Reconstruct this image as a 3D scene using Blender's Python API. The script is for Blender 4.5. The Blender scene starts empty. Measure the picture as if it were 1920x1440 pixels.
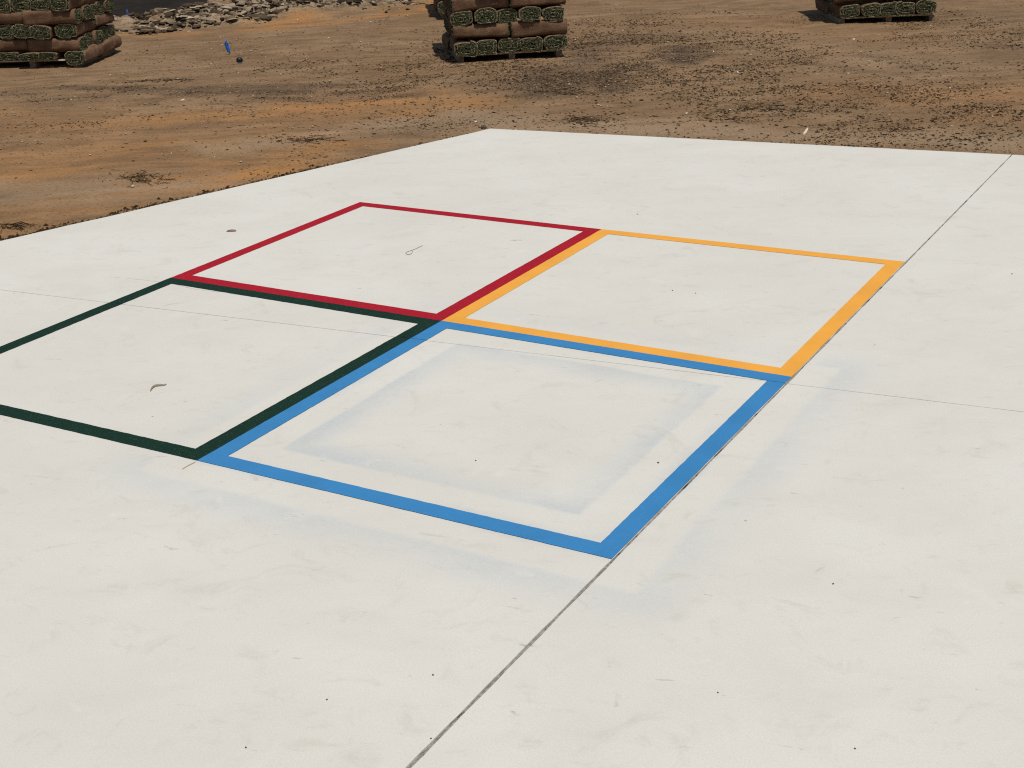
import bpy, math, random
import numpy as np
from mathutils import Vector, Matrix
random.seed(7); rng = np.random.default_rng(11)
sc = bpy.context.scene; COL = sc.collection
R = math.radians

# ---------------------------------------------------------------- camera
YAW, PIT, ROL = -0.53388, 0.382213, -0.041172
CAM = np.array([3.63363, -5.48720, 2.28409]); FPX = 2585.87
cy_, sy_, cp_, sp_, cr_, sr_ = math.cos(YAW), math.sin(YAW), math.cos(PIT), math.sin(PIT), math.cos(ROL), math.sin(ROL)
FW = np.array([sy_*cp_, cy_*cp_, -sp_]); r0 = np.array([cy_, -sy_, 0]); u0 = np.cross(r0, FW)
RT = r0*cr_ + u0*sr_; UP = -r0*sr_ + u0*cr_
cd = bpy.data.cameras.new('camera'); co = bpy.data.objects.new('camera', cd); COL.objects.link(co)
cd.sensor_width = 36; cd.lens = FPX/1920*36; cd.clip_end = 2000; cd.clip_start = 0.05
co.matrix_world = Matrix(((RT[0], UP[0], -FW[0], CAM[0]), (RT[1], UP[1], -FW[1], CAM[1]), (RT[2], UP[2], -FW[2], CAM[2]), (0, 0, 0, 1)))
sc.camera = co

def at(x, y, z=0.0):
    """survey point: photograph pixel to a point on the plane of height z"""
    d = FW + RT*(x-960)/FPX - UP*(y-720)/FPX
    return CAM + d*(z-CAM[2])/d[2]

# ---------------------------------------------------------------- light
SUN_AZ, SUN_EL = R(-33), R(69)
w = bpy.data.worlds.new('World'); sc.world = w; w.use_nodes = True
nt = w.node_tree; sky = nt.nodes.new('ShaderNodeTexSky'); sky.sky_type = 'NISHITA'; sky.sun_disc = False
sky.sun_elevation = SUN_EL; sky.sun_rotation = math.pi/2 - SUN_AZ
nt.links.new(sky.outputs[0], nt.nodes['Background'].inputs[0]); nt.nodes['Background'].inputs[1].default_value = 0.07
sl = bpy.data.lights.new('sun', 'SUN'); sl.energy = 3.3; sl.angle = R(0.5); sl.color = (1, .955, .88)
so = bpy.data.objects.new('sun', sl); COL.objects.link(so)
sd = Vector((math.cos(SUN_AZ)*math.cos(SUN_EL), math.sin(SUN_AZ)*math.cos(SUN_EL), math.sin(SUN_EL)))
so.rotation_euler = sd.to_track_quat('Z', 'Y').to_euler(); so.location = sd*30
sc.cycles.use_denoising = False; sc.cycles.pixel_filter_type = 'BLACKMAN_HARRIS'; sc.cycles.filter_width = 1.15
vs = sc.view_settings; vs.view_transform = 'Standard'; vs.look = 'None'; vs.gamma = 1; vs.exposure = 0

# ---------------------------------------------------------------- object helpers
def tag(o, label=None, cat=None, group=None, kind=None):
    if label: o['label'] = label
    if cat: o['category'] = cat
    if group: o['group'] = group
    if kind: o['kind'] = kind
    return o
def mesh_np(name, V, F, smooth=False):
    """V (n,3); F (m,k) equal size faces"""
    me = bpy.data.meshes.new(name); V = np.asarray(V, np.float32); F = np.asarray(F, np.int32)
    m, k = F.shape
    me.vertices.add(len(V)); me.vertices.foreach_set('co', V.ravel())
    me.loops.add(m*k); me.loops.foreach_set('vertex_index', F.ravel())
    me.polygons.add(m); me.polygons.foreach_set('loop_start', np.arange(0, m*k, k, dtype=np.int32))
    me.polygons.foreach_set('loop_total', np.full(m, k, np.int32))
    me.update(calc_edges=True); me.validate()
    if smooth: me.polygons.foreach_set('use_smooth', np.ones(len(me.polygons), bool))
    return me
def mesh_py(name, V, F, smooth=False):
    me = bpy.data.meshes.new(name); me.from_pydata([tuple(map(float, v)) for v in V], [], F); me.update()
    if smooth: me.polygons.foreach_set('use_smooth', np.ones(len(me.polygons), bool))
    return me
def obj(name, me, mat=None, parent=None, loc=None):
    o = bpy.data.objects.new(name, me); COL.objects.link(o)
    if mat and not me.materials: me.materials.append(mat)
    if parent: o.parent = parent
    if loc is not None: o.location = loc
    return o
def empty(name, loc, rz=0):
    o = bpy.data.objects.new(name, None); COL.objects.link(o); o.empty_display_size = .1
    o.location = tuple(loc); o.rotation_euler = (0, 0, rz); return o

# ---------------------------------------------------------------- noise
def vnoise(x, y, seed=0):
    xi = np.floor(x).astype(np.int64); yi = np.floor(y).astype(np.int64); fx = x-xi; fy = y-yi
    def h(a, b):
        n = (a*374761393 + b*668265263 + seed*1442695041) & 0xffffffff
        n = ((n ^ (n >> 13))*1274126177) & 0xffffffff
        n = (n ^ (n >> 16)) & 0xffffffff
        return n/4294967295.0
    u = fx*fx*fx*(fx*(fx*6-15)+10); v = fy*fy*fy*(fy*(fy*6-15)+10)
    a = h(xi, yi)*(1-u)+h(xi+1, yi)*u; b = h(xi, yi+1)*(1-u)+h(xi+1, yi+1)*u
    return (a*(1-v)+b*v)*2-1
def fbm(x, y, seed=0, o=4):
    t = 0; a = 1; s = 0
    for i in range(o):
        t = t+a*vnoise(x*2**i+17.3*i, y*2**i-9.1*i, seed+i); s += a; a *= .5
    return t/s*1.4

# ---------------------------------------------------------------- node helper
class NT:
    def __init__(s, name, rough=.9, spec=.2):
        s.m = bpy.data.materials.new(name); s.m.use_nodes = True; s.t = s.m.node_tree
        s.b = s.t.nodes['Principled BSDF']; s.b.inputs['Roughness'].default_value = rough
        s.b.inputs['Specular IOR Level'].default_value = spec
        s.co = s.n('ShaderNodeTexCoord').outputs['Object']
    def n(s, typ, **kw):
        nd = s.t.nodes.new(typ)
        for k, v in kw.items(): setattr(nd, k, v)
        return nd
    def put(s, sock, v):
        if isinstance(v, bpy.types.NodeSocket): s.t.links.new(v, sock)
        elif isinstance(v, tuple) and len(v) == 3 and sock.type == 'RGBA': sock.default_value = (*v, 1)
        else: sock.default_value = v
    def math(s, op, a, b=0.0, c=0.0, clamp=False):
        nd = s.n('ShaderNodeMath', operation=op, use_clamp=clamp)
        for i, v in enumerate((a, b, c)): s.put(nd.inputs[i], v)
        return nd.outputs[0]
    def noise(s, scale, detail=3, rough=.5, stretch=None, rot=0, dist=0, off=(0, 0, 0)):
        nd = s.n('ShaderNodeTexNoise'); v = s.co
        if stretch or rot or off != (0, 0, 0):
            mp = s.n('ShaderNodeMapping', vector_type='TEXTURE'); s.put(mp.inputs[0], v)
            mp.inputs['Rotation'].default_value = (0, 0, rot); mp.inputs['Location'].default_value = off
            if stretch: mp.inputs['Scale'].default_value = stretch
            v = mp.outputs[0]
        s.put(nd.inputs['Vector'], v); nd.inputs['Scale'].default_value = scale
        nd.inputs['Detail'].default_value = detail; nd.inputs['Roughness'].default_value = rough
        nd.inputs['Distortion'].default_value = dist
        return nd.outputs[0]
    def ramp(s, v, a, b, lo=0.0, hi=1.0, interp='SMOOTHSTEP'):
        nd = s.n('ShaderNodeMapRange', interpolation_type=interp, clamp=True) if interp == 'LINEAR' else s.n('ShaderNodeMapRange', interpolation_type=interp)
        for i, x in enumerate((v, a, b, lo, hi)): s.put(nd.inputs[i], x)
        return nd.outputs[0]
    def mix(s, f, a, b, mode='MIX'):
        nd = s.n('ShaderNodeMix', data_type='RGBA', blend_type=mode)
        s.put(nd.inputs[0], f); s.put(nd.inputs[6], a); s.put(nd.inputs[7], b)
        return nd.outputs[2]
    def attr(s, name):
        return s.n('ShaderNodeAttribute', attribute_name=name).outputs['Fac']
    def bump(s, h, strength=.3, dist=.01, prev=None):
        nd = s.n('ShaderNodeBump'); nd.inputs['Strength'].default_value = strength; nd.inputs['Distance'].default_value = dist
        s.put(nd.inputs['Height'], h)
        if prev: s.put(nd.inputs['Normal'], prev)
        return nd.outputs[0]
    def done(s, color, normal=None, rough=None):
        s.put(s.b.inputs['Base Color'], color)
        if normal: s.put(s.b.inputs['Normal'], normal)
        if rough is not None: s.put(s.b.inputs['Roughness'], rough)
        return s.m

def simple(name, col, rough=.8, spec=.2, var=.25, scale=30, bump=.2):
    m = NT(name, rough, spec); n = m.noise(scale, 4, .6)
    c = m.mix(m.ramp(n, .3, .7), tuple(x*(1-var) for x in col), tuple(min(1, x*(1+var)) for x in col))
    return m.done(c, m.bump(n, bump, .004))

# ================================================================ CONCRETE
S = 1.83
JX = S + .004                                   # expansion joint A runs along v at this x
jb0 = at(0, 543)[:2]; jb1 = at(1920, 772)[:2]   # sawn joint B
jbd = (jb1-jb0)/np.linalg.norm(jb1-jb0); jbn = np.array([-jbd[1], jbd[0]]); jbc = float(jbn@jb0)
EL0 = at(0, 452)[:2]; EC = at(919, 241)[:2]; ER1 = at(1920, 291)[:2]
ld = (EL0-EC)/np.linalg.norm(EL0-EC); rd = (ER1-EC)/np.linalg.norm(ER1-EC)
SLAB = [EC, EC+ld*16, np.array([-7., -14.]), np.array([14., -14.]), EC+rd*16]

def clip(poly, n, c):
    """keep the side n.p <= c"""
    out = []
    for i in range(len(poly)):
        p, q = np.array(poly[i], float), np.array(poly[(i+1) % len(poly)], float); a, b = n@p-c, n@q-c
        if a <= 0: out.append(p)
        if (a < 0 < b) or (b < 0 < a): out.append(p+(q-p)*a/(a-b))
    return out
def concrete():
    m = NT('white_concrete', .75, .25)
    big = m.noise(.9, 5, .55, dist=.4); mid = m.noise(3.2, 5, .6, stretch=(1.6, 1, 1), rot=.5, dist=.6); fine = m.noise(160, 3, .6)
    tint = m.noise(1.7, 3, .5, off=(5, 3, 0)); cloud = m.noise(.45, 4, .5, off=(9, 1, 0))
    c = m.mix(m.ramp(big, .34, .68), (.642, .618, .552), (.676, .654, .590))
    c = m.mix(m.ramp(mid, .42, .70, 0, .40), c, (.600, .572, .500))
    c = m.mix(m.ramp(tint, .5, .75, 0, .35), c, (.665, .640, .570))
    c = m.mix(m.ramp(cloud, .48, .72, 0, .45), c, (.618, .592, .522))
    # overspray left on the slab past the masking paper round the blue square
    sep = m.n('ShaderNodeSeparateXYZ'); m.put(sep.inputs[0], m.co); X, Y = sep.outputs[0], sep.outputs[1]
    wv = m.math('MULTIPLY', m.math('SUBTRACT', m.noise(2.2, 4, .6), .5), .05)
    dx = m.math('SUBTRACT', m.math('ABSOLUTE', m.math('SUBTRACT', X, S/2)), S/2)
    dy = m.math('SUBTRACT', m.math('ABSOLUTE', m.math('ADD', Y, S/2)), S/2)
    s_ = m.math('ADD', m.math('MAXIMUM', dx, dy), wv)
    inn = m.math('MULTIPLY', m.ramp(s_, -.225, -.255), m.ramp(s_, -.44, -.235))
    out = m.math('MULTIPLY', m.ramp(s_, .140, .180), m.ramp(s_, .42, .15))
    side = m.math('MAXIMUM', m.math('MAXIMUM', m.ramp(Y, -1.80, -1.95), m.ramp(X, 1.80, 1.95, 0, .8)), m.math('MULTIPLY', m.ramp(X, .0, -.1), .45))
    out = m.math('MULTIPLY', out, m.math('MAXIMUM', side, .30))
    near = m.math('MULTIPLY', m.math('MULTIPLY', m.ramp(s_, -.150, -.085), m.ramp(s_, .03, .0)), m.ramp(m.noise(1.1, 2, .5, off=(2, 2, 0)), .42, .62))
    haze = m.math('MAXIMUM', inn, m.math('MULTIPLY', out, .70))
    haze = m.math('MULTIPLY', haze, m.ramp(m.noise(1.5, 5, .62, off=(3, 7, 0)), .34, .66, .30, .85))
    haze = m.math('MAXIMUM', haze, m.math('MULTIPLY', near, .55))
    gr = m.ramp(m.noise(60, 3, .7), .30, .60, .55, 1.0)
    haze = m.math('MULTIPLY', haze, gr)
    c = m.mix(haze, c, (.462, .508, .520))
    # clean sprayed band kept white under the paper
    band = m.math('MULTIPLY', m.ramp(s_, -.27, -.20), m.ramp(s_, .19, .11))
    c = m.mix(m.math('MULTIPLY', band, .10), c, (.668, .650, .592))
    # thin footprints and dusty smudges
    ft = m.noise(3.6, 6, .74, dist=1.1, off=(11, 4, 0))
    c = m.mix(m.ramp(ft, .55, .72, 0, .40), c, (.520, .495, .430)); c = m.mix(m.ramp(ft, .42, .30, 0, .35), c, (.700, .682, .620))
    # scuffs and specks
    sc1 = m.noise(13, 5, .72, stretch=(2.2, 1, 1), rot=.45, dist=1.0); gate = m.noise(2.3, 2, .5, off=(1, 8, 0))
    scf = m.math('MULTIPLY', m.ramp(sc1, .62, .76), m.ramp(gate, .50, .62))
    c = m.mix(m.math('MULTIPLY', scf, .55), c, (.27, .245, .20))
    sc2 = m.noise(24, 4, .7, stretch=(2.8, 1, 1), rot=.15, dist=.5, off=(4, 4, 0))
    c = m.mix(m.math('MULTIPLY', m.math('MULTIPLY', m.ramp(sc2, .65, .75), m.ramp(gate, .58, .46)), .55), c, (.25, .225, .18))
    vo = m.n('ShaderNodeTexVoronoi'); m.put(vo.inputs['Vector'], m.co); vo.inputs['Scale'].default_value = 4.2
    sp = m.ramp(vo.outputs['Distance'], .030, .016)
    vc = m.n('ShaderNodeSeparateColor'); m.put(vc.inputs[0], vo.outputs['Color'])
    c = m.mix(m.math('MULTIPLY', m.math('MULTIPLY', sp, m.ramp(vc.outputs[0], .5, .6)), .55), c, (.16, .13, .10))
    c = m.mix(m.ramp(fine, .35, .65, .0, .24), c, (.48, .455, .39))
    sm = m.noise(8.5, 7, .72, stretch=(1.4, 1, 1), rot=.35, dist=.8, off=(7, 2, 0))
    c = m.mix(m.ramp(sm, .54, .74, 0, .42), c, (.50, .462, .375))
    c = m.mix(m.ramp(sm, .42, .25, 0, .45), c, (.70, .675, .615))
    nrm = m.bump(m.noise(420, 2, .6), .10, .002); nrm = m.bump(m.noise(7, 4, .55), .12, .01, nrm)
    return m.done(c, nrm)
M_CONC = concrete()

def slab():
    V, F = [], []
    nx = np.array([1., 0.])
    for sx in (0, 1):
        for sb in (0, 1):
            P = SLAB
            P = clip(P, nx, JX-.0045) if sx == 0 else clip(P, -nx, -(JX+.0045))
            P = clip(P, jbn, jbc-.0026) if sb == 0 else clip(P, -jbn, -(jbc+.0026))
            # subdivide and slightly waver the sawn and formed edges
            Q = []
            for i in range(len(P)):
                a, b = P[i], P[(i+1) % len(P)]; L = np.linalg.norm(b-a); n = max(1, int(L/.05)) if L > .2 else 1
                e = (b-a)/max(L, 1e-9); nn = np.array([-e[1], e[0]])
                onj = abs(nn@np.array([1., 0])) > .999 and abs(a[0]-JX) < .02
                for k in range(n):
                    q = a+(b-a)*k/n
                    if 0 < k < n:
                        amp = .0022 if onj else (.0005 if abs(abs(nn@jbn)-1) < 1e-4 else .006)
                        q = q+nn*amp*float(fbm(np.array([q[0]*(9 if onj else 3)]), np.array([q[1]*(9 if onj else 3)]), 5, 3)[0])
                    if onj: q = q+np.array([(-1 if sx == 0 else 1)*.0022*min(1, max(0, (-1.70-q[1])/.25)), 0])
                    Q.append(q)
            ar = sum(Q[i][0]*Q[(i+1) % len(Q)][1]-Q[(i+1) % len(Q)][0]*Q[i][1] for i in range(len(Q)))
            if ar < 0: Q = Q[::-1]
            n = len(Q); o = len(V); bv = .0015
            ctr = []
            for i in range(n):                 # inward offset for a small arris
                a, b, c = Q[i-1], Q[i], Q[(i+1) % n]; e1 = (b-a)/max(1e-9, np.linalg.norm(b-a)); e2 = (c-b)/max(1e-9, np.linalg.norm(c-b))
                nn = np.array([-(e1[1]+e2[1]), e1[0]+e2[0]]); nn = nn/max(1e-9, np.linalg.norm(nn)); ctr.append(b+nn*bv)
            for q in ctr: V.append((q[0], q[1], 0))
            for q in Q: V.append((q[0], q[1], -bv))
            for q in Q: V.append((q[0], q[1], -.10))
            F.append(tuple(o+i for i in range(n)))
            for i in range(n):
                j = (i+1) % n
                F.append((o+n+i, o+n+j, o+j, o+i)); F.append((o+2*n+i, o+2*n+j, o+n+j, o+n+i))
    return mesh_py('concrete_slab', V, F)
tag(obj('concrete_slab', slab(), M_CONC), kind='structure')

def joint_filler():
    m = NT('joint_filler', .95, .1)
    n1 = m.noise(26, 4, .7, stretch=(1, 2.6, 1)); n2 = m.noise(120, 3, .7, stretch=(1, 2, 1)); n3 = m.noise(6, 3, .6)
    c = m.mix(m.ramp(n2, .35, .65), (.18, .165, .14), (.36, .335, .29))
    c = m.mix(m.ramp(m.math('ADD', n1, m.math('MULTIPLY', n3, .35)), .72, .82), c, (.045, .038, .03))
    M = m.done(c, m.bump(n2, .6, .004))
    V, F = [], []; y0, y1 = -14., 4.66; N = 1600
    for i in range(N+1):
        y = y0+(y1-y0)*i/N; z = -.0035+.0016*float(vnoise(np.array([y*30]), np.array([1.]), 3)[0])
        for dx, dz in ((-.0125, -.004), (0, 0), (.0125, -.004)): V.append((JX+dx, y, z+dz))
    for i in range(N):
        for k in (0, 1): F.append((3*i+k, 3*i+k+1, 3*i+k+4, 3*i+k+3))
    return tag(obj('expansion_joint', mesh_py('expansion_joint', V, F), M), kind='structure')
joint_filler()

def saw_cut():
    m = NT('saw_cut_dirt', .97, .05); n = m.noise(30, 4, .7)
    M = m.done(m.mix(m.ramp(n, .5, .75), (.014, .012, .010), (.10, .085, .065)))
    a, b = jb0-jbd*12, jb1+jbd*10; w_ = jbn*.0035
    V = [(*(a-w_), -.0035), (*(b-w_), -.0035), (*(b+w_), -.0035), (*(a+w_), -.0035)]
    tag(obj('saw_cut_joint', mesh_py('saw_cut_joint', V, [(0, 1, 2, 3)]), M), kind='structure')
saw_cut()
def crack(name, pts, wd, col, kind='structure'):
    V, F = [], []; P = [at(*p)[:2] for p in pts]; k = 0
    for a, b in zip(P[:-1], P[1:]):
        n = int(np.linalg.norm(b-a)/.012)+1; e = (b-a)/np.linalg.norm(b-a); nn = np.array([-e[1], e[0]])
        for i in range(n):
            t = i/n; q = a+(b-a)*t+nn*.006*float(fbm(np.array([k*.11]), np.array([wd*999]), 8, 4)[0])
            ww = wd*max(.05, .55+.9*float(vnoise(np.array([k*.23]), np.array([3.]), 4)[0])); k += 1
            V += [(*(q-nn*ww/2), .0011), (*(q+nn*ww/2), .0011)]
    for i in range(len(V)//2-1): F.append((2*i, 2*i+1, 2*i+3, 2*i+2))
    return tag(obj(name, mesh_py(name, V, F), col), kind=kind)
M_CRK = simple('crack_dark', (.53, .49, .42), .95)
crack('hairline_crack', [(205, 519), (300, 528), (370, 543), (470, 556)], .0016, M_CRK)

# ---------------------------------------------------------------- painted squares
LW = .0845
def paint_mat(name, col, dark=.0):
    m = NT(name, .7, .10); n = m.noise(5, 5, .6, dist=.4); f = m.noise(230, 2, .6)
    c = m.mix(m.ramp(n, .3, .7), tuple(x*.95 for x in col), tuple(min(1, x*1.05) for x in col))
    c = m.mix(m.ramp(f, .62, .74, 0, .18), c, (.6, .57, .5))
    vo = m.n('ShaderNodeTexVoronoi'); m.put(vo.inputs['Vector'], m.co); vo.inputs['Scale'].default_value = 5
    c = m.mix(m.ramp(vo.outputs['Distance'], .022, .012, 0, .6), c, (.03, .03, .03))
    return m.done(c, m.bump(f, .12, .002))
def square(name, corners, z, mat, label, w=LW):
    C = [np.array(c, float) for c in corners]      # counter-clockwise outer corners
    cen = sum(C)/4; polys = []
    inner = []
    for i in range(4):
        a, b, c = C[i-1], C[i], C[(i+1) % 4]; e1 = (b-a)/np.linalg.norm(b-a); e2 = (c-b)/np.linalg.norm(c-b)
        n1 = np.array([-e1[1], e1[0]]); n2 = np.array([-e2[1], e2[0]])
        A = np.array([n1, n2]); inner.append(b+np.linalg.solve(A, np.array([w, w])))
    for i in range(4):
        a, b, ai, bi = C[i], C[(i+1) % 4], inner[i], inner[(i+1) % 4]; e = (b-a)/np.linalg.norm(b-a); nn = np.array([-e[1], e[0]])
        N = 150
        O = []; I = []
        for k in range(N+1):
            t = k/N; j1 = float(fbm(np.array([t*60+i*9]), np.array([z*9000]), 21, 3)[0])*.0010; j2 = float(fbm(np.array([t*55+i*7]), np.array([z*7000]), 31, 3)[0])*.0013
            if k in (0, N): j1 = j2 = 0
            O.append(a+(b-a)*t+nn*j1); I.append(ai+(bi-ai)*t+nn*j2)
        for k in range(N): polys.append([O[k], O[k+1], I[k+1], I[k]])
    V, F = [], []
    for P in polys:
        for sgn in (-1, 1):
            Q = clip(P, sgn*jbn, sgn*jbc-.0013)
            if len(Q) < 3: continue
            Q = clip(Q, np.array([1., 0]), JX-.0045)
            if len(Q) < 3: continue
            o = len(V); V += [(q[0], q[1], z) for q in Q]; F.append(tuple(range(o, o+len(Q))))
    o = obj(name, mesh_py(name, V, F), mat); tag(o, label, 'painted square', 'painted squares of the four square court')
    return o
pTL, pTM, pTR = at(675, 379)[:2], at(1128, 430)[:2], at(1697, 491)[:2]
pML, pC, pMR = at(320, 521)[:2], at(828, 602)[:2], at(1486, 707.5)[:2]
pBM, pBR = at(370, 864)[:2], at(1147.5, 1049)[:2]
pBL = pBM+(at(0, 778)[:2]-pBM)/np.linalg.norm(at(0, 778)[:2]-pBM)*S
gl = pML-pBL
RED = paint_mat('red_paint', (.350, .0085, .020)); YEL = paint_mat('yellow_paint', (.77, .355, .055))
GRN = paint_mat('green_paint', (.0070, .028, .017)); BLU = paint_mat('blue_paint', (.042, .205, .435))
square('painted_square', [pML, pC, pTM, pTL], .0012, RED, 'crimson red painted square outline on the white slab')
square('painted_square', [pC, pMR, pTR, pTM], .0016, YEL, 'yellow orange painted square outline touching the long slab joint')
square('painted_square', [pBL, pBM, pC, pML], .0020, GRN, 'dark green painted square outline below the red one')
square('painted_square', [pBM, pBR, pMR, pC], .0024, BLU, 'bright blue painted square outline with hazy overspray around it')

# ================================================================ GROUND
def axis(lo, hi, st, far):
    a = list(np.arange(lo, hi+1e-6, st)); g = st; x = hi; right = []
    while x < far: g *= 1.35; x += g; right.append(x)
    g = st; x = lo; left = []
    while x > -far: g *= 1.35; x -= g; left.append(x)
    return np.array(left[::-1]+a+right)
def capsule(X, Y, p, q, r, wob=.5, seed=1):
    """soft patch between two surveyed points with an uneven outline"""
    a = at(*p)[:2]; b = at(*q)[:2]; d = b-a; L = max(1e-6, d@d)
    t = np.clip(((X-a[0])*d[0]+(Y-a[1])*d[1])/L, 0, 1)
    dist = np.hypot(X-a[0]-t*d[0], Y-a[1]-t*d[1])/r
    dist = dist*(1+wob*fbm(X*1.7/max(.3, r)*.5, Y*1.7/max(.3, r)*.5, seed, 4))
    return np.clip(1.25-dist, 0, 1)
ORANGE = [((0, 300), (420, 270), 1.0, .5), ((100, 230), (600, 200), .7, .35), ((0, 330), (170, 300), .55, .7), ((0, 420), (330, 340), .42, .75), ((330, 365), (560, 300), .38, 1.), ((430, 300), (640, 262), .35, .8), ((150, 385), (420, 350), .25, .8),
          ((560, 195), (860, 185), .45, .9), ((640, 205), (760, 200), .35, .9), ((330, 215), (560, 205), .45, .7), ((450, 52), (820, 18), .22, 1.), ((500, 38), (560, 32), .35, 1.),
          ((40, 235), (250, 225), .5, .45), ((240, 275), (330, 262), .35, .75), ((0, 205), (200, 250), .5, .35), ((225, 60), (360, 58), .3, .6), ((780, 20), (860, 5), .5, .9),
          ((1600, 165), (1900, 170), .7, .4), ((1800, 218), (1850, 216), .25, .5), ((1350, 40), (1600, 60), 1., .15)]
DARK = [((120, 158), (330, 163), .16, .9), ((330, 168), (560, 165), .18, 1.), ((380, 158), (640, 152), .20, .8), ((480, 175), (560, 178), .12, .6), ((640, 165), (770, 160), .13, .8), ((730, 175), (780, 175), .10, .9),
        ((250, 146), (345, 146), .10, .7), ((0, 172), (60, 172), .14, .6), ((60, 182), (200, 172), .14, .5), ((1010, 168), (1015, 128), .28, .9), ((1060, 165), (1070, 125), .30, .8), ((1140, 160), (1145, 122), .25, 1.), ((1100, 112), (1110, 80), .35, .6), ((1060, 85), (1190, 66), .45, .6), ((1285, 108), (1278, 84), .26, 1.2), ((1240, 100), (1250, 84), .15, .9), ((1300, 98), (1330, 94), .15, .9), ((1200, 125), (1215, 112), .15, .7), ((1500, 110), (1700, 130), .12, .5), ((1620, 95), (1760, 120), .12, .5),
        ((1080, 214), (1110, 214), .08, 1.), ((1080, 120), (1160, 150), .5, .5), ((720, 240), (860, 222), .2, .25), ((1420, 190), (1450, 192), .15, .6), ((1880, 80), (1920, 90), .6, .4), ((1700, 30), (1920, 25), .7, .35), ((900, 150), (1000, 150), .5, .3)]
PALE = [((930, 225), (1920, 262), .33, .7), ((700, 225), (900, 215), .32, .7), ((400, 268), (640, 240), .3, .7), ((100, 365), (320, 345), .35, .7), ((0, 345), (160, 345), .3, .5), ((40, 110), (330, 115), .4, .3), ((1400, 60), (1700, 110), .8, .25), ((860, 205), (1000, 215), .3, .6)]
DEBRIS = [((1060, 100), (1500, 170), 2.2, 1.), ((1300, 150), (1900, 215), 1.3, 1.), ((1150, 60), (1350, 110), 1.4, .9), ((900, 130), (1000, 160), 1.0, .9), ((1550, 100), (1900, 150), 1.6, .5), ((1300, 40), (1500, 60), 1.2, .3), ((1750, 40), (1900, 60), 1.5, .5),
          ((620, 105), (760, 130), .9, .45), ((820, 180), (1000, 200), .7, .6), ((0, 232), (180, 228), .14, .9), ((250, 148), (345, 148), .12, 1.), ((380, 122), (470, 118), .3, .5), ((230, 215), (420, 220), .2, .3),
          ((550, 255), (610, 252), .16, 1.), ((235, 330), (290, 332), .16, 1.3), ((0, 418), (50, 415), .16, 1.), ((860, 228), (980, 224), .2, .5)]
RUB = [((225, 40), (400, 30), .45, 1.), ((300, 50), (420, 38), .3, 1.), ((400, 30), (560, 14), .55, 1.), ((440, 5), (640, 5), .9, .8), ((560, 22), (720, 12), .3, .9), ((640, 4), (780, 2), .5, .7)]
def field(X, Y, lst, seed):
    m = np.zeros_like(X)
    for i, (p, q, r, a) in enumerate(lst): m = np.maximum(m, a*capsule(X, Y, p, q, r, .5, seed+i))
    return m
# asphalt beyond the rubble strip (polygon given by its near edge)
asp_edge = [at(x, y)[:2] for x, y in ((-260, 62), (60, 40), (175, 38), (232, 33), (330, 25), (372, 20), (388, 12), (405, -2), (430, -22))]
asp_poly = asp_edge+[np.array([-20., 40.]), np.array([-60., 30.]), np.array([-45., -2.])]
def seg_dist(X, Y, poly):
    d = np.full(X.shape, 1e9); n = len(poly); ins = np.zeros(X.shape, bool)
    for i in range(n):
        a, b = poly[i], poly[(i+1) % n]; e = b-a; t = np.clip(((X-a[0])*e[0]+(Y-a[1])*e[1])/(e@e), 0, 1)
        d = np.minimum(d, np.hypot(X-a[0]-t*e[0], Y-a[1]-t*e[1]))
        c = ((a[1] > Y) != (b[1] > Y)) & (X < (b[0]-a[0])*(Y-a[1])/(b[1]-a[1]+1e-12)+a[0]); ins ^= c
    return np.where(ins, -d, d)
SLABP = [np.array(p) for p in SLAB]
def height(X, Y):
    z = -.035+.022*fbm(X*.45, Y*.45, 3, 3)+.006*fbm(X*2.1, Y*2.1, 9, 3)
    # wheel and grader ruts sweeping past the slab
    u = (X*math.cos(R(38))+Y*math.sin(R(38))); v = (-X*math.sin(R(38))+Y*math.cos(R(38)))+.25*np.sin(u*.35)
    z += .010*fbm(u*.35, v*3.4, 15, 3)*np.clip((6-X)/6, .35, 1)
    ru = field(X, Y, RUB, 60); z += np.clip(ru, 0, 1)*(.04+.16*np.abs(fbm(X*2.6, Y*2.6, 33, 5)))
    z += .05*capsule(X, Y, (560, 27), (830, 8), .35, .4, 5)
    a = seg_dist(X, Y, asp_poly); z = np.where(a < .0, -.16, z)
    d = seg_dist(X, Y, SLABP)
    z = np.where(d < 0, -.07, np.minimum(z, -.006+np.clip(d-.02, 0, 5)*.35))
    return z
gx = axis(-16, 5.5, .045, 420); gy = axis(-.6, 21, .045, 420)
GX, GY = np.meshgrid(gx, gy); GZ = height(GX, GY)
near = (GX > -16.2) & (GX < 6) & (GY > -.8) & (GY < 21.2)
GZ += np.where(near, .0035*fbm(GX*11, GY*11, 41, 2), 0)
nyy, nxx = GX.shape; idx = np.arange(nyy*nxx).reshape(nyy, nxx)
Fq = np.stack([idx[:-1, :-1], idx[:-1, 1:], idx[1:, 1:], idx[1:, :-1]], -1).reshape(-1, 4)
gme = mesh_np('ground', np.stack([GX, GY, GZ], -1).reshape(-1, 3), Fq, True)
def put_attr(me, name, arr):
    a = me.attributes.new(name, 'FLOAT', 'POINT'); a.data.foreach_set('value', np.asarray(arr, np.float32).ravel())
put_attr(gme, 'orange', np.maximum(field(GX, GY, ORANGE, 100), 0)); put_attr(gme, 'dark', field(GX, GY, DARK, 200))
put_attr(gme, 'pale', field(GX, GY, PALE, 300)); put_attr(gme, 'rubble', field(GX, GY, RUB, 60))
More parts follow.
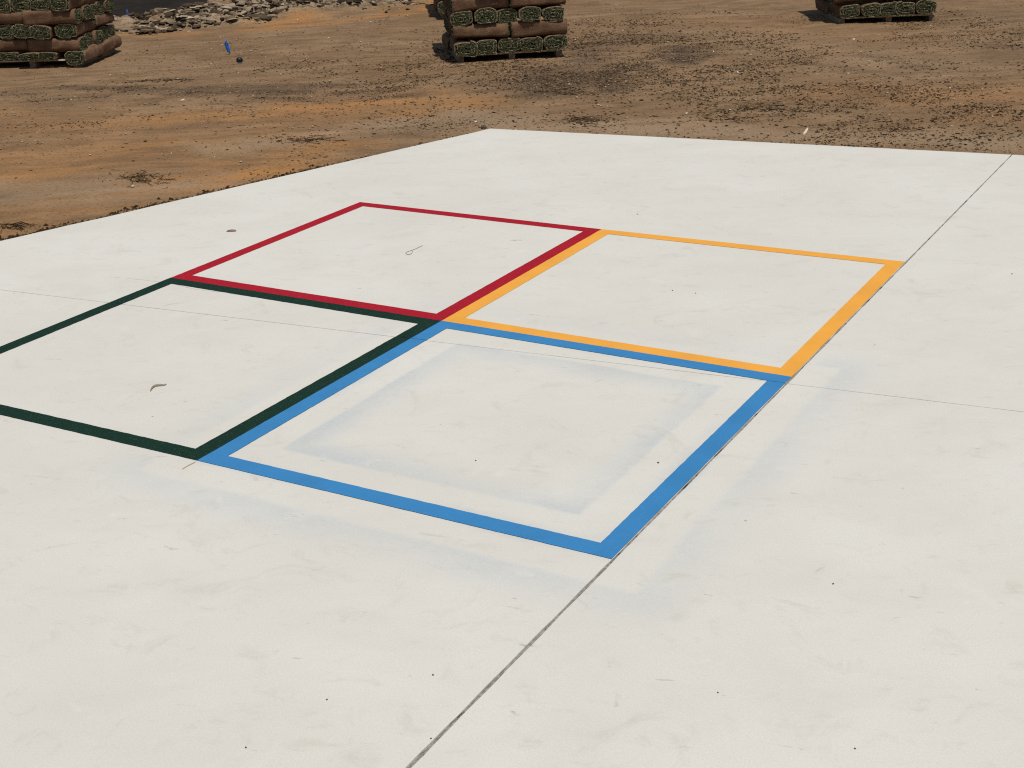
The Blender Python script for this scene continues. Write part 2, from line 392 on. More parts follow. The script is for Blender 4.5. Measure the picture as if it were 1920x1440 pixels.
def dirt():
    m = NT('sandy_dirt', .95, .12)
    n1 = m.noise(.8, 6, .62, dist=.6); n2 = m.noise(5, 6, .68, stretch=(2.2, 1, 1), rot=R(36)); n3 = m.noise(38, 4, .65); n4 = m.noise(260, 2, .6)
    st = m.noise(2.4, 6, .6, stretch=(5, 1, 1), rot=R(38), dist=.3)
    c = m.mix(m.ramp(n1, .3, .7), (.225, .136, .070), (.300, .192, .104))
    c = m.mix(m.ramp(n2, .38, .66, 0, .8), c, (.165, .098, .048))
    c = m.mix(m.ramp(st, .52, .72, 0, .55), c, (.345, .232, .135))
    s2 = m.noise(7, 6, .72, stretch=(6, 1, 1), rot=R(33), dist=.4, off=(2, 6, 0))
    c = m.mix(m.ramp(s2, .54, .70, 0, .65), c, (.105, .066, .036)); c = m.mix(m.ramp(s2, .44, .30, 0, .4), c, (.37, .255, .155))
    o = m.math('MULTIPLY', m.attr('orange'), m.ramp(m.math('ADD', m.math('MULTIPLY', n1, .4), m.math('MULTIPLY', st, .6)), .30, .58))
    c = m.mix(m.math("MULTIPLY", o, .72), c, m.mix(m.ramp(n2, .35, .65), (.470, .205, .050), (.390, .190, .070)))
    p = m.math('MULTIPLY', m.attr('pale'), m.ramp(n2, .30, .58))
    c = m.mix(m.math('MULTIPLY', p, .75), c, (.400, .290, .185))
    ru = m.math('MULTIPLY', m.attr('rubble'), m.ramp(m.noise(7, 5, .7), .35, .55))
    c = m.mix(ru, c, m.mix(m.ramp(m.noise(9, 7, .8, stretch=(1.8, 1, 1), rot=R(30), dist=1.6), .45, .53), (.040, .030, .022), (.36, .285, .19)))
    dk = m.math('MULTIPLY', m.attr('dark'), m.ramp(m.math('ADD', m.math('MULTIPLY', n3, .5), m.math('MULTIPLY', m.noise(9, 5, .7, stretch=(2.5, 1, 1), rot=R(34)), .5)), .38, .50))
    c = m.mix(m.math('MULTIPLY', dk, .62), c, (.045, .033, .026))
    c = m.mix(m.ramp(n3, .52, .68, 0, .6), c, (.105, .064, .034))
    c = m.mix(m.ramp(n4, .56, .72, 0, .30), c, (.46, .38, .28))
    nrm = m.bump(n4, .6, .005); nrm = m.bump(n3, .8, .02, nrm); nrm = m.bump(n2, .5, .03, nrm); nrm = m.bump(st, .5, .04, nrm)
    return m.done(c, nrm)
tag(obj('ground', gme, dirt()), kind='structure')

def asphalt():
    m = NT('asphalt', .97, .02); n = m.noise(90, 3, .6); b = m.noise(1.4, 4, .6)
    c = m.mix(m.ramp(b, .3, .7), (.017, .014, .012), (.030, .024, .020))
    c = m.mix(m.ramp(m.noise(6, 5, .75, stretch=(3, 1, 1)), .60, .75, 0, .35), c, (.12, .09, .065))
    return m.done(m.mix(m.ramp(n, .6, .75, 0, .4), c, (.08, .075, .07)), m.bump(n, .4, .006))
V = []; 
P = []
for i in range(len(asp_edge)-1):
    a, b = asp_edge[i], asp_edge[i+1]; n = max(1, int(np.linalg.norm(b-a)/.12))
    for k in range(n):
        q = a+(b-a)*k/n; P.append(q+np.array([float(vnoise(np.array([q[0]*4]), np.array([q[1]*4]), 5)[0])*.07, float(vnoise(np.array([q[0]*4+40]), np.array([q[1]*4]), 6)[0])*.09]))
P += asp_poly[len(asp_edge)-1:]
n = len(P); ar = sum(P[i][0]*P[(i+1) % n][1]-P[(i+1) % n][0]*P[i][1] for i in range(n))
if ar < 0: P = P[::-1]
V = [(*p, -.035) for p in P]+[(*p, -.2) for p in P]
F = [tuple(range(n))]+[(n+i, n+(i+1) % n, (i+1) % n, i) for i in range(n)]
tag(obj('asphalt_road', mesh_py('asphalt_road', V, F), asphalt()), kind='structure')

# ---------------------------------------------------------------- scattered stuff
def hz(x, y): return float(height(np.array([[x]]), np.array([[y]]))[0, 0])
def scatter(n, lst, seed, base=0., box=(-15, 5.5, 1.5, 20.5), slabclear=.0, thr=.08, nz=1.3):
    g = np.random.default_rng(seed); X = g.uniform(box[0], box[1], n); Y = g.uniform(box[2], box[3], n)
    d = np.clip(field(X, Y, lst, 400), 0, 1)+base
    d = d*np.clip(.55+nz*fbm(X*1.6, Y*1.6, seed, 4), .02, 1.6)
    k = (g.uniform(0, 1, n) < d) & (seg_dist(X, Y, SLABP) > slabclear) & (seg_dist(X, Y, asp_poly) > .05)
    dv = (X-CAM[0])*FW[0]+(Y-CAM[1])*FW[1]; lx = ((X-CAM[0])*RT[0]+(Y-CAM[1])*RT[1])
    k &= (np.abs(lx) < dv*.46+.6)
    return X[k], Y[k]
def slivers(name, X, Y, L, Wd, H, mat, seed, label, cat):
    g = np.random.default_rng(seed); n = len(X); a = g.uniform(0, math.pi*2, n); l = g.uniform(*L, n)/2; wd = g.uniform(*Wd, n)/2; h = g.uniform(*H, n)
    Z = height(X[None], Y[None])[0]-.001; dx, dy = np.cos(a), np.sin(a); bend = g.uniform(-.5, .5, n)*l; tip = g.uniform(0, 1, n)*h
    mx = X-dy*bend; my = Y+dx*bend
    v = np.stack([np.stack([X-dx*l, Y-dy*l, Z], -1), np.stack([mx-dy*wd, my+dx*wd, Z], -1), np.stack([mx+dy*wd, my-dx*wd, Z], -1),
                  np.stack([mx, my, Z+h], -1), np.stack([X+dx*l, Y+dy*l, Z+tip], -1)], 1).reshape(-1, 3)
    b = np.arange(n)[:, None, None]*5
    f = (b+np.array([[0, 2, 3], [0, 3, 1], [3, 2, 4], [3, 4, 1]])[None]).reshape(-1, 3)
    return tag(obj(name, mesh_np(name, v, f), mat), label, cat, None, 'stuff')
def island_mat(name, cols, rough=.95):
    m = NT(name, rough, .1); r = m.n('ShaderNodeNewGeometry').outputs['Random Per Island']
    cr = m.n('ShaderNodeValToRGB'); m.put(cr.inputs[0], r); e = cr.color_ramp
    while len(e.elements) < len(cols): e.elements.new(.5)
    for i, (p, c) in enumerate(cols): e.elements[i].position = p; e.elements[i].color = (*c, 1)
    return m.done(cr.outputs[0])
M_CLIP = island_mat('dry_clippings', [(0, (.018, .010, .005)), (.6, (.048, .028, .014)), (.85, (.075, .055, .026)), (1, (.22, .15, .08))])
X, Y = scatter(330000, DEBRIS, 5, .018, slabclear=.10, nz=1.9)
slivers('grass_clippings', X, Y, (.012, .050), (.003, .010), (.003, .012), M_CLIP, 1, 'dark dried grass clippings strewn over the sandy ground', 'clippings')
# twigs and roots along the left edge of the slab
g = np.random.default_rng(3); T = []
for i in range(7000):
    t = g.uniform(0, 1); p = EC+(EL0-EC)*(t*1.1); dens = .25+.9*max(0, float(vnoise(np.array([t*16.]), np.array([.5]), 77)[0]))
    if .35 < t < .75: dens += .35
    if g.uniform() < dens*.8: q = p+np.array([-ld[1], ld[0]])*(-1)*abs(g.normal(0, .07)); T.append(q if seg_dist(np.array([q[0]]), np.array([q[1]]), SLABP)[0] > 0 else 2*p-q)
T = np.array(T); slivers('root_fibres', T[:, 0], T[:, 1], (.02, .07), (.003, .009), (.006, .022), M_CLIP, 2, 'dark root fibres collected along the left slab edge', 'roots')

def lumps(name, X, Y, rad, flat, mat, seed, label=None, cat=None, kind='stuff', sink=.3, zoff=0, box=False):
    """irregular low-poly stones or flakes"""
    g = np.random.default_rng(seed); n = len(X); ph = (1+5**.5)/2
    ico = np.array([(-1, ph, 0), (1, ph, 0), (-1, -ph, 0), (1, -ph, 0), (0, -1, ph), (0, 1, ph), (0, -1, -ph), (0, 1, -ph), (ph, 0, -1), (ph, 0, 1), (-ph, 0, -1), (-ph, 0, 1)])/1.9
    fi = np.array([(0, 11, 5), (0, 5, 1), (0, 1, 7), (0, 7, 10), (0, 10, 11), (1, 5, 9), (5, 11, 4), (11, 10, 2), (10, 7, 6), (7, 1, 8), (3, 9, 4), (3, 4, 2), (3, 2, 6), (3, 6, 8), (3, 8, 9), (4, 9, 5), (2, 4, 11), (6, 2, 10), (8, 6, 7), (9, 8, 1)])
    r = g.uniform(0, 1, n)**2*(rad[1]-rad[0])+rad[0]; fl = g.uniform(*flat, n)
    v = ico[None]*g.uniform(.45, 1.35, (n, 12, 1)); v = v*np.stack([r*g.uniform(.7, 1.5, n), r, r*fl], -1)[:, None, :]
    t = g.normal(0, .22, n); v = np.stack([v[..., 0], v[..., 1]*np.cos(t)[:, None]-v[..., 2]*np.sin(t)[:, None], v[..., 1]*np.sin(t)[:, None]+v[..., 2]*np.cos(t)[:, None]], -1)
    a = g.uniform(0, 6.283, n); v = np.stack([v[..., 0]*np.cos(a)[:, None]-v[..., 1]*np.sin(a)[:, None], v[..., 0]*np.sin(a)[:, None]+v[..., 1]*np.cos(a)[:, None], v[..., 2]], -1)
    Z = height(X[None], Y[None])[0]+r*fl*(1-sink)+zoff
    v = v+np.stack([X, Y, Z], -1)[:, None, :]
    f = (np.arange(n)[:, None, None]*12+fi[None]).reshape(-1, 3)
    o = obj(name, mesh_np(name, v.reshape(-1, 3), f), mat); tag(o, label, cat, None, kind); return o
def plates(name, X, Y, rad, mat, seed, label, cat, k=7):
    g = np.random.default_rng(seed); n = len(X); r = rad[0]+(rad[1]-rad[0])*g.uniform(0, 1, n)**2.2
    a = (np.arange(k)[None]+g.uniform(-.35, .35, (n, k)))*6.2832/k; q = g.uniform(.45, 1.25, (n, k))*r[:, None]; el = g.uniform(1, 2, n)[:, None]
    x = np.cos(a)*q*el; y = np.sin(a)*q; th = g.uniform(.006, .022, n)[:, None]+0*x; zt = g.normal(0, .10, (n, k))*r[:, None]
    v = np.concatenate([np.stack([x, y, zt-th], -1), np.stack([x*.95, y*.95, zt], -1), np.stack([x[:, :1]*0, y[:, :1]*0, g.uniform(0, .22, (n, 1))*r[:, None]], -1)], 1)
    t = g.normal(0, .30, n)[:, None]; b = g.normal(R(30), .8, n)[:, None]
    vy = v[..., 1]*np.cos(t)-v[..., 2]*np.sin(t); vz = v[..., 1]*np.sin(t)+v[..., 2]*np.cos(t)
    v = np.stack([v[..., 0]*np.cos(b)-vy*np.sin(b), v[..., 0]*np.sin(b)+vy*np.cos(b), vz], -1)
    v += np.stack([X, Y, height(X[None], Y[None])[0]+g.uniform(.0, .05, n)*np.minimum(1, r*12)], -1)[:, None, :]
    f = [(i, (i+1) % k, k+(i+1) % k) for i in range(k)]+[(i, k+(i+1) % k, k+i) for i in range(k)]+[(k+i, k+(i+1) % k, 2*k) for i in range(k)]
    f = (np.arange(n)[:, None, None]*(2*k+1)+np.array(f)[None]).reshape(-1, 3)
    return tag(obj(name, mesh_np(name, v.reshape(-1, 3), f), mat), label, cat, None, 'stuff')
M_PEB = island_mat('pale_pebbles', [(0, (.34, .27, .19)), (.5, (.50, .43, .33)), (1, (.66, .62, .55))])
X, Y = scatter(2600, [((0, 100), (1900, 100), 9, .5)], 8, .12, slabclear=.05, nz=.8)
lumps('pebbles', X, Y, (.004, .016), (.4, .8), M_PEB, 4, 'small pale pebbles sprinkled over the brown sand', 'pebbles')
M_RUB = island_mat('pale_crust', [(0, (.030, .021, .014)), (.4, (.080, .056, .034)), (.66, (.18, .130, .080)), (.88, (.31, .24, .16)), (1, (.44, .36, .25))])
X, Y = scatter(52000, RUB, 9, 0, nz=1.7, box=(-14, -5, 7, 14))
plates('sand_crust_rubble', X, Y, (.010, .075), M_RUB, 5, 'crumbled pale sand crust heaped beside the dark asphalt', 'rubble')
M_CLOD = island_mat('dark_clods', [(0, (.02, .015, .012)), (.6, (.055, .040, .028)), (1, (.12, .08, .05))])
X, Y = scatter(16000, [(p, q, r*1.1, a*.9) for p, q, r, a in RUB]+[((480, 28), (820, 10), .3, .7), ((560, 22), (700, 16), .35, .9)], 13, 0, nz=1.6, box=(-14, -5, 7, 14))
lumps('dark_soil_clods', X, Y, (.008, .045), (.25, .7), M_CLOD, 6, 'dark soil clods and mulch among the pale crust', 'soil clods', sink=.2)
for bx, nn_, sd_ in (((-6.5, -.2, 6, 12), 52000, 51), ((-9.5, -2.5, 3.6, 8.2), 40000, 52)):
    X, Y = scatter(nn_, [(p, q, r*.95, a*1.1) for p, q, r, a in DARK], sd_, 0, box=bx, slabclear=.1, nz=1.2)
    slivers('black_litter', X, Y, (.008, .036), (.003, .009), (.003, .010), M_CLOD, sd_, 'black mulch litter matted in dark patches on the sand', 'litter')
M_SAND = island_mat('soil_crumb', [(0, (.19, .115, .060)), (.5, (.27, .17, .092)), (.85, (.34, .225, .125)), (1, (.44, .33, .22))])
X, Y = scatter(60000, [((0, 300), (900, 200), 5, .5), ((900, 200), (1900, 230), 5, .5)], 23, .1, box=(-9, 3, 1.2, 12), slabclear=.02, nz=1.5)
lumps('soil_crumbs', X, Y, (.0025, .013), (.3, .7), M_SAND, 9, 'small crumbs of sandy soil lying on the dirt', 'soil crumbs')
X, Y = scatter(110000, [(p, q, r*1.0, a*1.3) for p, q, r, a in DARK]+DEBRIS[:3], 17, .004, slabclear=.1, nz=1.6)
lumps('black_mulch', X, Y, (.003, .017), (.15, .4), M_CLOD, 7, 'black mulch crumbs in patches on the sand', 'mulch', sink=.3)

# ================================================================ SOD PALLETS
def sod_mats():
    m = NT('sod_soil', .97, .08); n = m.noise(9, 5, .65, dist=.5); f = m.noise(70, 4, .7)
    c = m.mix(m.ramp(n, .3, .7), (.120, .066, .037), (.200, .118, .070)); c = m.mix(m.ramp(f, .55, .75, 0, .6), c, (.040, .024, .014))
    c = m.mix(m.ramp(m.noise(45, 3, .6, off=(3, 3, 3)), .66, .74, 0, .6), c, (.30, .22, .13))
    soil = m.done(c, m.bump(f, .7, .012))
    m = NT('sod_cut_edge', .97, .08); f = m.noise(60, 4, .7)
    cut = m.done(m.mix(m.ramp(f, .38, .62), (.10, .08, .045), (.34, .28, .175)), m.bump(f, .6, .01))
    m = NT('sod_grass', .85, .15); f = m.noise(75, 4, .7); n = m.noise(11, 3, .6)
    c = m.mix(m.ramp(n, .35, .65), (.036, .040, .018), (.070, .076, .034)); c = m.mix(m.ramp(f, .50, .66), c, (.20, .19, .11))
    grass = m.done(c, m.bump(f, .9, .02))
    return soil, cut, grass
M_SOIL, M_CUT, M_GRS = sod_mats()
M_BLADE = island_mat('grass_blades', [(0, (.030, .042, .014)), (.45, (.070, .092, .034)), (.75, (.16, .18, .085)), (1, (.42, .40, .26))], .8)
RA, RB, RL = .1265, .0845, .612
def roll_meshes(seed):
    g = np.random.default_rng(seed); a = RA*g.uniform(.96, 1.03); b = RB*g.uniform(.95, 1.04); ln = RL*g.uniform(.96, 1.0)
    turns = 2.9; N = 108; t0 = g.uniform(0, 6.28) if seed % 2 else -1.7; J = 14
    ph = [g.uniform(0, 6.28) for _ in range(4)]
    def cen(k, y):
        th = t0+2*math.pi*turns*k/N; q = .0258*turns*max(0, k/N-.12)/.88
        wob = 1+.040*math.sin(3*th+ph[0]+y*5)+.028*math.sin(5*th+ph[1]-y*9)+.02*math.sin(2*th+ph[2]+y*14)
        return th, q, wob
    def layer(r_out, r_in, ragged, gg):
        V, F = [], []
        for j in range(J+1):
            y = -ln/2+ln*j/J
            for k in range(N+1):
                th, q, wb = cen(k, y); e = 0; ct, st_ = math.cos(th), math.sin(th); sx_ = math.copysign(abs(ct)**.56, ct); sz_ = math.copysign(abs(st_)**.56, st_)
                if j in (0, J): e = (1 if j else -1)*(gg.uniform(-ragged, ragged*1.3))
                sag = -.006*math.cos(y/ln*math.pi)*0
                for r in (r_out, r_in):
                    xx = max(.004, (a-q)*wb-r)*sx_; zz = max(.004, (b-q)*wb-r)*sz_
                    V.append((xx+gg.normal(0, .0012), y+e, zz+sag+gg.normal(0, .0012)))
        W = 2*(N+1)
        soil_faces = []; cutf = []
        for j in range(J):
            for k in range(N):
                o = j*W+2*k; F.append((o, o+2, o+W+2, o+W)); F.append((o+1, o+W+1, o+W+3, o+3))
            for k in (0, N):
                o = j*W+2*k; F.append((o, o+W, o+W+1, o+1))
        nside = len(F)
        for k in range(N):
            o = 2*k; F.append((o, o+1, o+3, o+2)); o = J*W+2*k; F.append((o, o+2, o+3, o+1))
        return V, F, nside
    gg = np.random.default_rng(seed+50)
    V, F, ns = layer(0, .0100, .004, gg); ms = mesh_py('soil_layer', V, F, True); ms.materials.append(M_SOIL); ms.materials.append(M_CUT)
    ms.polygons.foreach_set('material_index', np.array([0]*ns+[1]*(len(F)-ns), np.int32))
    V, F, ns = layer(.0108, .0240, .009, gg)
    n0 = len(F)
    for end in (-1, 1):                      # blades sticking out of both ends
        for i in range(330):
            k = int(N*gg.uniform(0, 1)**1.3*.999); th, q, wb = cen(k, end*ln/2); r = gg.uniform(.009, .027); ct, st_ = math.cos(th), math.sin(th)
            x = ((a-q)*wb-r)*math.copysign(abs(ct)**.56, ct); z = max(.002, (b-q)*wb-r)*math.copysign(abs(st_)**.56, st_); y = end*(ln/2+.002)
            d = Vector((gg.normal(0, .7), end*gg.uniform(.3, 1.1), gg.normal(0, .7))).normalized()*gg.uniform(.010, .026); s = Vector((d.z, 0, -d.x)).normalized()*.0028
            o = len(V); V += [(x-s.x, y-end*.004, z-s.z), (x+s.x, y-end*.004, z+s.z), (x+d.x, y+d.y, z+d.z)]; F.append((o, o+1, o+2))
    mg = mesh_py('grass_layer', V, F, False); mg.materials.append(M_GRS); mg.materials.append(M_BLADE)
    mg.polygons.foreach_set('material_index', np.array([0]*n0+[1]*(len(F)-n0), np.int32))
    return ms, mg
ROLLS = [roll_meshes(s) for s in range(6)]
def make_roll(i, loc, rz, label, group, tilt=0., roll=0.):
    ms, mg = ROLLS[i % len(ROLLS)]
    e = empty('sod_roll', loc, rz); e.rotation_mode = 'XYZ'
    e.rotation_euler = Matrix.Rotation(rz, 3, 'Z').to_4x4().to_euler() if not tilt and not roll else (Matrix.Rotation(rz, 4, 'Z') @ Matrix.Rotation(tilt, 4, 'X') @ Matrix.Rotation(roll, 4, 'Y')).to_euler()
    obj('soil_layer', ms, None, e); obj('grass_layer', mg, None, e)
    tag(e, label, 'sod roll', group); return e

M_WOOD = simple('pallet_wood', (.22, .16, .10), .85, .2, .35, 22, .3)
M_WOODP = simple('pallet_wood_pale', (.42, .32, .21), .85, .2, .3, 22, .3)
def boxmesh(name, dx, dy, dz, mat, g, ch=.003):
    x, y, z = dx/2, dy/2, dz
    V = []
    for (zz, ins) in ((0, ch), (ch, 0), (z-ch, 0), (z, ch)):
        for sx, sy in ((-1, -1), (1, -1), (1, 1), (-1, 1)): V.append((sx*(x-ins)+g.normal(0, .0015), sy*(y-ins)+g.normal(0, .0015), zz))
    F = [(3, 2, 1, 0), (12, 13, 14, 15)]
    for l in range(3):
        for i in range(4): F.append((4*l+i, 4*l+(i+1) % 4, 4*l+4+(i+1) % 4, 4*l+4+i))
    me = mesh_py(name, V, F); me.materials.append(mat); return me
PW = 1.14
def pallet(loc, rz, label, seed):
    g = np.random.default_rng(seed); p = empty('wooden_pallet', loc, rz); tag(p, label, 'pallet', 'wooden pallets under the sod')
    for x in (-PW/2+.03, 0.02, PW/2-.03):
        obj('stringer', boxmesh('stringer', .065, PW-.02, .078, M_WOOD, g), None, p, (x, 0, -.012))
    for i, y in enumerate(np.linspace(-PW/2+.055, PW/2-.055, 7)):
        obj('deck_board', boxmesh('deck_board', PW-.03+g.uniform(-.02, .03), .105, .019, M_WOODP if i == 0 else M_WOOD, g), None, p, (g.uniform(-.01, .01), y, .0665+.0005*i))
    return p
LAYN = ['bottom', 'second', 'third', 'fourth', 'fifth', 'sixth', 'topmost']
def stack(corner, ang, which, seed, nlay, side, first='E', vis=4, squash=1., wide=1.):
    """corner: ground point under the front corner nearest the visible side; side -1: left face seen, +1: right face seen"""
    g = np.random.default_rng(seed); ang = R(ang); ex = np.array([math.cos(ang), math.sin(ang)]); ey = np.array([-ex[1], ex[0]])
    c0 = np.array(corner[:2])-side*ex*(PW/2+.02)+ey*(PW/2+.02); z0 = hz(*c0)
    pallet((c0[0], c0[1], z0), ang, 'weathered wooden pallet under the %s' % which, seed)
    z = z0+.0865+RB*.96-(1-squash)*.150; LH = .150; cnt = 0
    grp = 'sod rolls in the %s' % which
    for L in range(nlay):
        E = (L % 2 == 0) if first == 'E' else (L % 2 == 1); top = L == nlay-1
        for i in range(5):
            for j in range(2):
                along = (i-2)*.240*wide; deep = (j-.5)*.615
                lx, ly = (along, deep) if E else (deep, along)
                front = ly < -.3 if not E else j == 0
                sideface = (lx*side > .3)
                if E and not (j == 0 or i == (4 if side > 0 else 0) or top): continue
                if not E and not (i == 0 or (j == (1 if side > 0 else 0)) or top): continue
                cnt += 1
                jit = np.array([g.normal(0, .010 if E else .018), g.normal(0, .020 if E else .012)])
                p = c0+ex*(lx+jit[0])+ey*(ly+jit[1]); rz = ang+(0 if E else math.pi/2)+g.normal(0, .030)+(math.pi if g.uniform() < .5 else 0)
                if E:
                    what = 'with its spiral end facing the slab'
                    if j == 0: pos = ['far left', 'left of centre', 'middle', 'right of centre', 'far right'][i]; lab = 'sod roll end, %s, %s row of the %s' % (pos, LAYN[L], which)
                    else: lab = 'sod roll behind the %s front corner, %s row of the %s' % ('right' if side > 0 else 'left', LAYN[L], which)
                else:
                    if i == 0: lab = 'lengthwise brown sod roll, %s half, %s row of the %s' % (['left', 'right'][j], LAYN[L], which)
                    else: lab = 'sod roll %s from front, %s side, %s row of the %s' % (['', 'second', 'third', 'fourth', 'fifth'][i], 'right' if side > 0 else 'left', LAYN[L], which)
                if L >= vis: lab = 'sod roll lying on the top rows of the %s' % which
                ro = make_roll(int(g.integers(0, 6)), (p[0], p[1], z+L*LH+g.normal(0, .003)+((1-squash)*.075 if L == 0 else 0)), rz, lab, grp, g.normal(0, .018), 0 if not E else g.normal(0, .05))
                ro.scale = (wide, 1, 1)
                if L == 0:
                    ro.scale = (1.03*wide, 1.02, squash)
                    if squash < 1 and i == 4:       # slumped off the pallet edge
                        ro.scale = (1, 1, 1); ro.location.x += ex[0]*.055; ro.location.y += ex[1]*.055; ro.location.z = z0+.100+.01*j; ro.scale = (.95, 1, 1)
                    if side < 0 and i == 0:
                        ro.location.x -= ex[0]*.02*j; ro.location.y -= ex[1]*.02*j; ro.location.z -= .012+.05*j
    return c0, z0, ex, ey
stack(at(856, 112), 38, 'middle sod stack', 5, 6, -1)
stack(at(149, 120), 24, 'left sod stack', 6, 7, 1, vis=5, squash=.55)
stack(at(1572, 42), 31, 'right sod stack', 7, 6, -1, vis=2, wide=.93)
stack(at(826, 34), 36, 'half hidden rear sod stack', 8, 5, -1, vis=2)

# ================================================================ SMALL THINGS
def tube(name, pts, r, mat, seg=6):
    P = [Vector(p) for p in pts]; V, F = [], []
    for i, p in enumerate(P):
        d = (P[min(i+1, len(P)-1)]-P[max(i-1, 0)]).normalized(); a = d.cross(Vector((0, 0, 1)));
        if a.length < .1: a = d.cross(Vector((1, 0, 0)))
        a.normalize(); b = d.cross(a); rr = r[i] if isinstance(r, (list, tuple)) else r
        for k in range(seg): V.append(p+a*rr*math.cos(6.283*k/seg)+b*rr*math.sin(6.283*k/seg))
    n = len(P)
    for i in range(n-1):
        for k in range(seg): F.append((i*seg+k, i*seg+(k+1) % seg, (i+1)*seg+(k+1) % seg, (i+1)*seg+k))
    F.append(tuple(range(seg))[::-1]); F.append(tuple((n-1)*seg+k for k in range(seg)))
    return mesh_py(name, V, F, True)
M_WIRE = simple('steel_wire', (.16, .14, .12), .5, .5, .3, 60)
def spline(pix, z=.0015, n=6):
    P = [Vector(tuple(at(*p, z))) for p in pix]; out = []
    for i in range(len(P)-1):
        p0, p1, p2, p3 = P[max(i-1, 0)], P[i], P[i+1], P[min(i+2, len(P)-1)]
        for k in range(n):
            t = k/n; out.append(.5*((2*p1)+(p2-p0)*t+(2*p0-5*p1+4*p2-p3)*t*t+(3*p1-p0-3*p2+p3)*t**3))
    out.append(P[-1]); return out
tag(obj('bent_wire', tube('bent_wire', spline([(792, 460.5), (777, 467.5), (764, 472), (761, 474), (763, 476.5), (768, 477), (772, 474.5), (773.5, 470.5)], .0018), .0013, M_WIRE), M_WIRE), 'thin bent wire with a hooked end lying inside the red square', 'wire')

def leaf():
    m = NT('dry_leaf', .7, .3); n = m.noise(90, 3, .6); c = m.mix(m.ramp(n, .3, .7), (.19, .15, .10), (.36, .31, .23)); M = m.done(c, m.bump(n, .3, .003))
    P = spline([(282, 734), (285, 729), (291, 725), (299, 723.5), (307, 723), (312, 721)], .001, 5); V, F = [], []; n = len(P)
    for i, p in enumerate(P):
        t = i/(n-1); wv = .0062*math.sin(math.pi*min(1, t*1.0+.02))**.7+.0006; d = (P[min(i+1, n-1)]-P[max(i-1, 0)]).normalized(); s = d.cross(Vector((0, 0, 1))).normalized()
        h = .006*math.sin(math.pi*t)
        V += [p+s*wv*.5+Vector((0, 0, .0008)), p+Vector((0, 0, h*.9+.002)), p-s*wv*.6+Vector((0, 0, h*.55+.004))]
    for i in range(n-1):
        for k in (0, 1): F.append((3*i+k, 3*i+k+1, 3*i+k+4, 3*i+k+3))
    me = mesh_py('dry_leaf', V, F, True); o = obj('dry_leaf', me, M)
    sm = o.modifiers.new('s', 'SOLIDIFY'); sm.thickness = .0007
    tag(o, 'curled brown dry leaf lying inside the green square', 'leaf')
leaf()

def stone(name, px, py, rx, ry, rz, mat, label, seed, rot=0., z=0., cat='stone', group=None, slab=True):
    import bmesh
    bm = bmesh.new(); bmesh.ops.create_icosphere(bm, subdivisions=3, radius=1); g = np.random.default_rng(seed); o = g.uniform(0, 50)
    for v in bm.verts:
        n = 1+.16*float(fbm(np.array([v.co.x*1.4+o]), np.array([v.co.y*1.4+v.co.z*1.1]), seed, 3)[0])
        v.co = Vector((v.co.x*rx*n, v.co.y*ry*n, max(-.45*rz, v.co.z*rz*n)))
    me = bpy.data.meshes.new(name); bm.to_mesh(me); bm.free(); me.polygons.foreach_set('use_smooth', np.ones(len(me.polygons), bool))
    p = at(px, py); zz = 0. if slab else hz(p[0], p[1])
    ob = obj(name, me, mat, None, (p[0], p[1], zz+.44*rz)); ob.rotation_euler = (0, 0, rot); tag(ob, label, cat, group); return ob
M_STB = simple('brown_stone', (.20, .125, .095), .85, .2, .3, 60, .5); M_STD = simple('dark_pebble', (.085, .068, .052), .8, .2, .3, 80, .4)
stone('brown_stone', 434, 433.5, .032, .017, .007, M_STB, 'flat brown stone chip on the slab between red square and dirt', 3, R(28))
GP = 'dark pebbles on the slab'
for i, (x, y, r, lab) in enumerate([(812, 1266, .0050, 'dark pebble left of the long joint near the bottom of the slab'), (808, 1385, .0040, 'dark pebble lowest on the slab beside the long joint'),
        (1234, 868, .0070, 'largest dark pebble inside the blue square near its right side'), (892, 864, .0045, 'tiny dark pebble in the middle of the blue square'),
        (1562, 1095, .0050, 'dark pebble right of the blue square on open slab'), (1304, 550, .0055, 'dark pebble inside the yellow square, right of its middle'), (1261, 545, .0055, 'dark pebble inside the yellow square, left of its neighbour'),
        (613, 1312, .0045, 'dark pebble on the lower left open slab'), (461, 1402, .0045, 'dark pebble near the bottom left on open slab'), (1195, 402, .006, 'tiny dark pebble on the slab above the yellow square'),
        (1603, 1404, .0045, 'dark pebble near the bottom right on open slab'), (1346, 1299, .0040, 'dark pebble low on the slab right of the joint'), (1897, 514, .006, 'tiny dark pebble at the right edge of the picture')]):
    stone('dark_pebble', x, y, r*.7, r*.55, r*.45, M_STD, lab, 20+i, i*1.1, cat='pebble', group=GP)
stone('dark_clod', 907, 229, .028, .022, .020, M_STD, 'dark soil clod beside the far corner of the slab', 41, .5, cat='soil clod', slab=False)

def chip(name, p0, p1, wd, th, mat, label, cat):
    a, b = Vector(tuple(at(*p0))), Vector(tuple(at(*p1))); za = hz(a.x, a.y); a.z = za+.004; b.z = hz(b.x, b.y)+.012
    d = (b-a); s = d.cross(Vector((0, 0, 1))).normalized()*wd; u = Vector((0, 0, th)); V, F = [], []
    prof = [(0, .35), (.25, 1), (.7, .9), (1, .3)]
    for t, q in prof:
        for sx, uz in ((-1, 0), (1, 0), (.8, 1), (-.8, 1)): V.append(a+d*t+s*sx*q+u*uz)
    for i in range(3):
        for k in range(4): F.append((4*i+k, 4*i+(k+1) % 4, 4*i+4+(k+1) % 4, 4*i+4+k))
    F += [(3, 2, 1, 0), (12, 13, 14, 15)]
    return tag(obj(name, mesh_py(name, V, F), mat), label, cat)
M_CHIP = simple('pale_wood', (.62, .52, .40), .8, .2, .12, 40)
